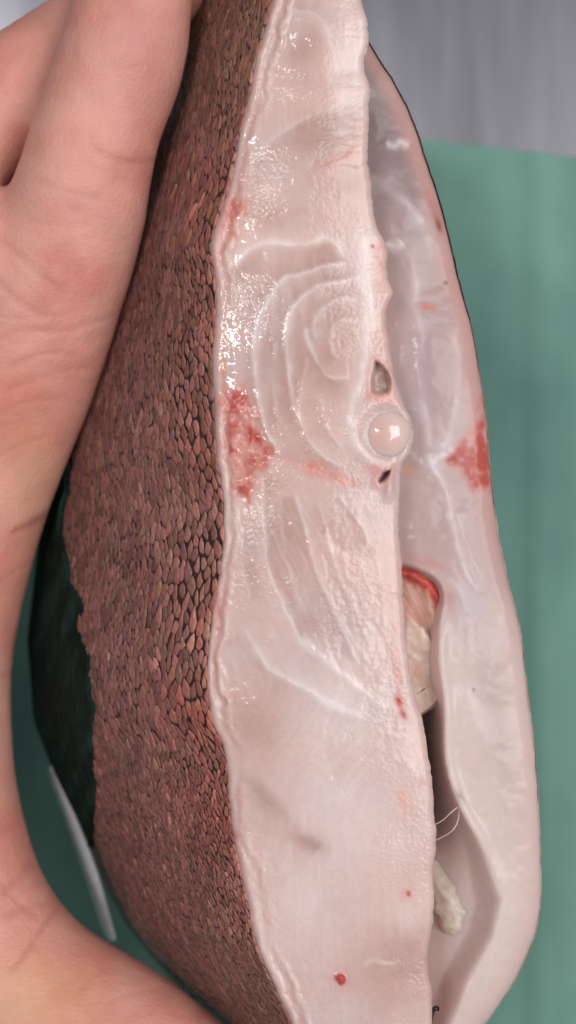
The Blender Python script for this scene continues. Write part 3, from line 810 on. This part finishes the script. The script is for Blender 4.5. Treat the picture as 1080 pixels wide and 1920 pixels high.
def tube(name, path, radii, mat, parent, colf, seg=14, sub=10, flat=1.0, nz=.06, seed=3):
    p = np.array(path, float); n = len(p)
    tt = np.linspace(0, n - 1, (n - 1) * sub + 1)
    def cr(a):       # Catmull-Rom
        out = []
        for t in tt:
            i = min(int(t), n - 2); u = t - i
            p0, p1, p2, p3 = a[max(i - 1, 0)], a[i], a[i + 1], a[min(i + 2, n - 1)]
            out.append(.5 * (2 * p1 + (p2 - p0) * u + (2 * p0 - 5 * p1 + 4 * p2 - p3) * u * u + (3 * p1 - p0 - 3 * p2 + p3) * u ** 3))
        return np.array(out)
    q = cr(p); r = np.maximum(cr(np.array(radii, float)), .05)
    C = W(q[:, 0], q[:, 1], q[:, 2]); R = r * S
    tg = np.gradient(C, axis=0); tg /= np.linalg.norm(tg, axis=1)[:, None] + 1e-15
    up = np.array([0, 0, 1.0]); sd = np.cross(tg, up); sd /= np.linalg.norm(sd, axis=1)[:, None] + 1e-12
    nn = np.cross(sd, tg)
    th = np.linspace(0, 2 * np.pi, seg, endpoint=False)
    m = len(C); wob = 1 + nz * fbm(np.repeat(tt[:, None], seg, 1) * 2.5, np.cos(th)[None] * 1.5 + 7 + 0 * tt[:, None], 1.0, seed)
    P = C[:, None] + (R[:, None] * wob)[..., None] * (np.cos(th)[None, :, None] * sd[:, None] + flat * np.sin(th)[None, :, None] * nn[:, None])
    V = np.vstack([P.reshape(-1, 3), C[:1], C[-1:]])
    F = []
    for a in range(m - 1):
        for b in range(seg):
            b2 = (b + 1) % seg; F.append((a * seg + b, a * seg + b2, (a + 1) * seg + b2, (a + 1) * seg + b))
    for b in range(seg):
        b2 = (b + 1) % seg; F.append((m * seg, b2, b)); F.append((m * seg + 1, (m - 1) * seg + b, (m - 1) * seg + b2))
    px = np.r_[(q[:, 0][:, None] + r[:, None] * np.cos(th)).ravel(), q[0, 0], q[-1, 0]]
    py = np.r_[np.repeat(q[:, 1], seg), q[0, 1], q[-1, 1]]
    c = colf(px, py) if callable(colf) else np.broadcast_to(colf, (len(V), 3))
    return add(name, make_mesh(name, V - (ROOT if parent is not None else 0), F, c), mat, parent)

def lobe1(X, Y):
    c = np.broadcast_to(lin(206, 178, 156), X.shape + (3,)).copy()
    c = lerpc(c, .8 * sstep(1245, 1180, Y), lin(178, 124, 108))
    c = lerpc(c, .5 * sstep(0, .5, fbm(X * 2.5, Y * .6, 10, 401)), lin(222, 200, 182))
    return lerpc(c, .5 * sstep(1290, 1330, Y), lin(216, 186, 166))
def lobe2(X, Y):
    c = np.broadcast_to(lin(204, 190, 176), X.shape + (3,)).copy()
    c = lerpc(c, .6 * sstep(0, .5, fbm(X * 2, Y * .7 - X, 24, 403)), lin(226, 216, 208))
    return lerpc(c, .5 * sstep(870, 884, X), lin(188, 154, 142))
l2 = tube('organ_lobe', [(790, 1600, -19), (822, 1645, -17), (846, 1695, -16), (856, 1740, -16), (853, 1778, -18)], [8, 25, 34, 31, 8], M_organ, fish, lobe2, seg=40, sub=16, flat=.75, nz=.30)
l2['label'] = 'pale cream organ lobe low in the cavity'
def build_viscera():
    ny, nx = 150, 60
    ys = np.linspace(1050, 1346, ny); t = np.linspace(0, 1, nx)
    Y, T = np.meshgrid(ys, t, indexing='ij')
    xr = np.interp(ys, [1050, 1062, 1080, 1100, 1130, 1160, 1200, 1260, 1300, 1320, 1346], [775, 812, 844, 858, 862, 856, 842, 840, 842, 822, 786]) + 2 * fbm(ys, ys * 0, 14, 421)
    X = 715 + (xr[:, None] - 715) * T
    Xw = X + 5 * fbm(X, Y, 26, 423); Yw = Y + 5 * fbm(X, Y, 26, 425)
    z = -10.4 - .007 * (Y - 1060) + .8 * fbm(X, Y, 44, 427, 3) + .12 * fbm(X, Y, 13, 429, 3)
    edge = smooth_poly([(745, 1112), (765, 1140), (795, 1175), (822, 1212), (830, 1240)])
    d, sd, tt = seg_dist(Xw, Yw, edge)
    z = z + 1.1 * np.tanh(sd * d / 4.0) * np.exp(-d / 40) - .8 * np.exp(-(d / 4) ** 2)
    arc = smooth_poly([(735, 1070), (762, 1075), (790, 1086), (811, 1103), (826, 1128), (834, 1152)])
    da, _, ta = seg_dist(Xw, Yw, arc)
    z = z + 1.0 * np.exp(-(da / 10) ** 2) * (1 + .8 * fbm(X, Y, 20, 439))
    strap = smooth_poly([(800, 1110), (812, 1145), (818, 1180), (820, 1210)])
    ds, _, _ = seg_dist(Xw, Yw, strap); z = z + .9 * np.exp(-(ds / 8) ** 2)
    z = z - 1.6 * sstep(.90, 1.0, T) - 2.5 * sstep(1336, 1346, Y) - 1.0 * sstep(1056, 1050, Y)
    C = np.broadcast_to(lin(236, 208, 194), X.shape + (3,)).copy()
    st = fbm((X - .45 * Y) / 5, (Y + .3 * X) / 60, 1.0, 431, 3)
    below = sstep(-2, 2, -sd * d)
    C = lerpc(C, below * sstep(1250, 1185, Y) * .7, lin(208, 150, 134))
    C = lerpc(C, .5 * sstep(-.1, .5, st), lin(240, 222, 212))
    C = lerpc(C, .5 * sstep(.1, .6, fbm(X, Y, 34, 433)) * sstep(1240, 1270, Y), lin(228, 192, 170))
    C = lerpc(C, (1 - below) * sstep(1200, 1130, Y) * .7, lin(226, 168, 152))
    C = lerpc(C, (1 - below) * .7 * sstep(.05, .4, fbm(X, Y, 16, 435)), lin(238, 214, 196))
    C = lerpc(C, .85 * np.exp(-(ds / 9) ** 2), lin(232, 216, 192))
    C = lerpc(C, np.clip(1.5 * np.exp(-(da / 11) ** 2) * (1 + .7 * fbm(X, Y, 18, 437)) * sstep(1, .8, ta), 0, .95), lin(182, 40, 42))
    C = lerpc(C, .5 * np.exp(-(da / 20) ** 2), lin(222, 110, 100))
    C = lerpc(C, .7 * blob(X, Y, 756, 1165, 8, 40), lin(150, 84, 74))
    me = make_mesh('viscera', W(X, Y, z).reshape(-1, 3) - ROOT, grid_faces(ny, nx), np.clip(C, 0, 1).reshape(-1, 3))
    o = add('viscera', me, M_organ, fish)
    sm = o.modifiers.new('thick', 'SOLIDIFY'); sm.thickness = 0.0012; sm.offset = -1
    o['label'] = 'pinkish cream viscera with a blood red arc at the top of the cavity'
build_viscera()
fib = plain_mat('pale_fibre', lin(214, 200, 186), .4)
for k, pth in enumerate([[(860, 1512, -9), (845, 1524, -8.5), (830, 1538, -9), (812, 1548, -9)], [(862, 1512, -9), (858, 1540, -9), (845, 1560, -9), (812, 1578, -9)], [(861, 1512, -9), (866, 1500, -8.7), (858, 1488, -9)]]):
    tube('tissue_fibre', pth, [1.6, 1.2, 1.2, 1.0][:len(pth)], fib, fish, lin(214, 200, 186), seg=6)
dark = plain_mat('black_thread', (0.012, 0.012, 0.014), .35)
h = tube('dark_thread', [(806, 1920, -6), (808, 1903, -5.5), (813, 1893, -5), (820, 1890, -5), (822, 1896, -5)], [4.5, 5.5, 5, 4, 1.5], dark, fish, lin(10, 10, 12), seg=8)
tube('dark_thread', [(783, 1300, -12), (792, 1294, -12), (803, 1287, -12)], [1, 1.6, .8], dark, fish, lin(40, 28, 24), seg=6)

# ---------------------------------------------------------------- hand
def build_hand():
    edge = smooth_poly([(365, -60), (364, 0), (356, 100), (334, 185), (300, 262), (286, 340), (270, 450), (230, 580), (180, 740), (130, 862), (90, 962),
                        (50, 1100), (26, 1220), (20, 1300), (26, 1450), (60, 1600), (105, 1690), (165, 1750), (260, 1802), (330, 1848), (410, 1915), (500, 1990), (590, 2070)], 2)
    tg = np.gradient(edge, axis=0); tg /= np.linalg.norm(tg, axis=1)[:, None]
    nin = np.stack([-tg[:, 1], tg[:, 0]], -1)        # inward = left of the contour going down
    ye = edge[:, 1]
    r = np.interp(ye, [-60, 0, 150, 280, 330, 450, 600, 750, 950, 1300, 1600, 1750, 1900, 2070], [112, 114, 122, 122, 125, 135, 150, 160, 160, 150, 165, 175, 165, 130])
    zc = np.interp(ye, [-60, 150, 350, 600, 900, 1300, 1600, 1750, 1900, 2070], [-15, -16, -18, -24, -32, -38, -33, -29, -24, -22])
    cen = edge + nin * r[:, None]
    spheres = []
    # parameter along edge resampled
    L = np.r_[0, np.cumsum(np.linalg.norm(np.diff(edge, axis=0), axis=1))]
    for s in np.arange(0, L[-1], 22):
        x = np.interp(s, L, cen[:, 0]); y = np.interp(s, L, cen[:, 1]); rr = np.interp(s, L, r); zz = np.interp(s, L, zc)
        spheres.append((x, y, zz, rr))
    def chain(pts, step=22):
        for (a, b) in zip(pts[:-1], pts[1:]):
            a = np.array(a, float); b = np.array(b, float); n = max(2, int(np.hypot(*(b - a)[:2]) / step))
            for t in np.linspace(0, 1, n): spheres.append(tuple(a + (b - a) * t))
    chain([(248, -62, -15, 112), (250, -180, -15, 108), (252, -270, -16, 92), (252, -305, -17, 66)])                       # index tip
    chain([(-190, 420, -32, 128), (-60, 262, -30, 122), (50, 165, -29, 116), (150, 98, -28, 112), (240, 20, -26, 106), (305, -45, -24, 98), (330, -75, -24, 80)])   # middle finger
    chain([(-260, 470, -44, 115), (-120, 330, -46, 104), (20, 270, -47, 98), (110, 235, -46, 90), (150, 225, -45, 70)])     # ring finger
    chain([(-280, 640, -54, 105), (-140, 520, -57, 90), (-20, 470, -58, 80), (60, 440, -57, 66)])                           # little finger
    chain([(20, 640, -28, 170), (-120, 900, -36, 200), (-220, 1200, -40, 210), (-220, 1500, -37, 210), (-140, 1720, -32, 190)])
    chain([(-90, 480, -24, 160), (-240, 760, -38, 210), (-360, 1200, -44, 220), (-330, 1600, -42, 230), (-200, 1850, -36, 220), (60, 1950, -29, 180)])
    chain([(-240, 420, -34, 130), (-330, 700, -44, 180)]); chain([(-300, 640, -52, 120), (-380, 900, -46, 180)])
    chain([(-360, 1200, -44, 230), (-620, 1500, -48, 250), (-860, 1800, -52, 250)])
    VV = []; FF = []; off = 0
    nu, nv = 20, 12
    th = np.linspace(0, 2 * np.pi, nu, endpoint=False); ph = np.linspace(0, np.pi, nv)
    for x, y, zz, rr in spheres:
        c = W(x, y, zz); R = rr * S * (D - zz * MM) / D
        vs = np.array([[math.cos(a) * math.sin(p), math.sin(a) * math.sin(p), math.cos(p)] for p in ph[1:-1] for a in th])
        vs = np.vstack([vs, [[0, 0, 1], [0, 0, -1]]]) * R + c
        m = (nv - 2) * nu
        for p in range(nv - 3):
            for a in range(nu):
                a2 = (a + 1) % nu
                FF.append((off + p * nu + a, off + (p + 1) * nu + a, off + (p + 1) * nu + a2, off + p * nu + a2))
        for a in range(nu):
            a2 = (a + 1) % nu
            FF.append((off + m, off + a, off + a2)); FF.append((off + m + 1, off + (nv - 3) * nu + a2, off + (nv - 3) * nu + a))
        VV.append(vs); off += len(vs)
    me = make_mesh('hand_raw', np.vstack(VV), FF)
    o = bpy.data.objects.new('hand', me); col.objects.link(o)
    md = o.modifiers.new('r', 'REMESH'); md.mode = 'VOXEL'; md.voxel_size = 0.0013
    ms = o.modifiers.new('s', 'SMOOTH'); ms.factor = 0.6; ms.iterations = 6
    mb = o.modifiers.new('sub', 'SUBSURF'); mb.levels = 1; mb.render_levels = 1; mb.subdivision_type = 'CATMULL_CLARK'
    dg = bpy.context.evaluated_depsgraph_get()
    me2 = bpy.data.meshes.new_from_object(o.evaluated_get(dg))
    o.modifiers.clear(); o.data = me2; bpy.data.meshes.remove(me)
    n = len(me2.vertices); v = np.empty(n * 3); me2.vertices.foreach_get('co', v); v = v.reshape(-1, 3)
    nm = np.empty(n * 3); me2.vertices.foreach_get('normal', nm); nm = nm.reshape(-1, 3)
    # where each vertex of the surface lies over the palm, for creases and skin colour
    f = (D + ZF - v[:, 2]) / D
    X = v[:, 0] / (S * f) + 540; Y = 960 - v[:, 1] / (S * f)
    front = sstep(-.1, .35, nm[:, 2])
    disp = .12 * fbm(X, Y, 90, 501, 3) + .035 * fbm(X, Y, 20, 503, 3)
    CREASE = [([(40, 405), (110, 425), (170, 420)], 5, .08), ([(120, 700), (165, 720), (190, 705)], 4, .08), ([(-10, 780), (50, 750), (110, 745), (160, 760)], 5, .10), ([(-10, 860), (40, 830), (100, 815)], 5, .09), ([(60, 545), (110, 600), (120, 650)], 4, .09), ([(180, 120), (230, 128), (290, 118)], 5, .06), ([(200, 1880), (260, 1860), (310, 1850)], 5, .08), ([(-10, 1640), (30, 1690), (70, 1720)], 6, .12), ([(175, 275), (215, 300), (260, 303), (300, 300)], 6, .22), ([(60, 330), (120, 360), (190, 372)], 7, .10),
              ([(-10, 440), (40, 480), (90, 530), (130, 545)], 6, .16), ([(-10, 520), (40, 570), (85, 592)], 6, .22),
              ([(-10, 640), (40, 612), (110, 625), (190, 600), (222, 588)], 6, .14), ([(10, 690), (80, 660), (150, 665)], 5, .12),
              ([(0, 735), (60, 715), (130, 690), (180, 690)], 5, .10), ([(-10, 590), (60, 600), (130, 585)], 4, .10),
              ([(20, 1000), (60, 985), (84, 968), (100, 955)], 6, .32), ([(-10, 1100), (40, 1060), (70, 1050)], 6, .1),
              ([(0, 1270), (14, 1262), (30, 1260)], 6, .18), ([(0, 1680), (40, 1640), (66, 1612)], 8, .15),
              ([(20, 1820), (55, 1780), (85, 1730), (110, 1700)], 6, .22), ([(150, 1860), (175, 1830), (200, 1812)], 7, .12),
              ([(0, 1720), (50, 1700), (100, 1690)], 8, .12), ([(0, 1560), (40, 1540)], 8, .1)]
    red = np.zeros(n)
    for pts, w, dp in CREASE:
        d, _, t = seg_dist(X + 2 * fbm(X, Y, 16, 507), Y, smooth_poly(pts)); e = sstep(0, .2, t) * sstep(1, .85, t)
        g = np.exp(-(d / w) ** 2) * (.4 + .6 * e)
        disp = disp - dp * g * 1.15 + dp * .3 * np.exp(-(d / (w * 3.2)) ** 2); red = red + g * dp * 1.5
    wr = blob(X, Y, 70, 650, 150, 110)
    disp = disp + .05 * wr * np.sin((Y + .35 * X) / 7 + 3 * fbm(X, Y, 40, 509))
    v = v + nm * (disp * front)[:, None] * MM
    me2.vertices.foreach_set('co', v.ravel()); me2.update()
    C = np.broadcast_to(lin(229, 168, 153), (n, 3)).copy()
    C = lerpc(C, .8 * sstep(-.25, .5, fbm(X, Y, 130, 511)), lin(216, 138, 124))
    C = lerpc(C, .35 * sstep(0, .6, fbm(X, Y, 60, 513)), lin(230, 166, 148))
    C = lerpc(C, .5 * blob(X, Y, 270, 100, 60, 160), lin(200, 130, 126))
    C = lerpc(C, .5 * blob(X, Y, 60, 1870, 140, 90) + .35 * blob(X, Y, 60, 900, 60, 160), lin(220, 172, 126))
    C = lerpc(C, .4 * blob(X, Y, 60, 720, 120, 90) + .4 * blob(X, Y, 30, 1550, 60, 110), lin(216, 134, 118))
    C = lerpc(C, .5 * blob(X, Y, 70, 980, 34, 16, -25), lin(160, 90, 90))
    C = lerpc(C, np.clip(red, 0, .5), lin(176, 104, 90))
    a = me2.color_attributes.new('Col', 'FLOAT_COLOR', 'POINT'); c4 = np.ones((n, 4)); c4[:, :3] = np.clip(C, 0, 1)
    a.data.foreach_set('color', c4.ravel())
    me2.polygons.foreach_set('use_smooth', np.ones(len(me2.polygons), bool))
    me2.materials.clear(); me2.materials.append(M_hand)
    o['label'] = 'bare hand with fingers and thumb curled round the scaly side of the fish'
    o['category'] = 'hand'
    print('hand verts', n)
build_hand()

# ---------------------------------------------------------------- pale strip behind the fish
def build_strip():
    path = smooth_poly([(96, 1436), (118, 1490), (150, 1570), (176, 1640), (196, 1710), (213, 1764)], 2)
    n = len(path); z0 = -50
    w = np.interp(np.linspace(0, 1, n), [0, .15, .55, .9, 1], [4, 12, 18, 13, 6])
    prof = [(-1.0, -3.5), (-.3, -.6), (.35, 0), (.6, -.3), (.4, -2.0)]
    P = np.concatenate([W(path[:, 0] + a * w, path[:, 1], z0 + b)[:, None] for a, b in prof], 1)
    base = P.reshape(-1, 3).mean(0); base[2] = P[..., 2].min()
    me = make_mesh('pale_strip', P.reshape(-1, 3) - base, grid_faces(n, len(prof)))
    m = plain_mat('bluish_white_plastic', lin(245, 246, 255), .35)
    o = add('pale_strip', me, m, None, tuple(base))
    sm = o.modifiers.new('thick', 'SOLIDIFY'); sm.thickness = 0.0006
    o['label'] = 'thin bluish white strip in the gap between the thumb and the fish'
    o['category'] = 'strip'
build_strip()
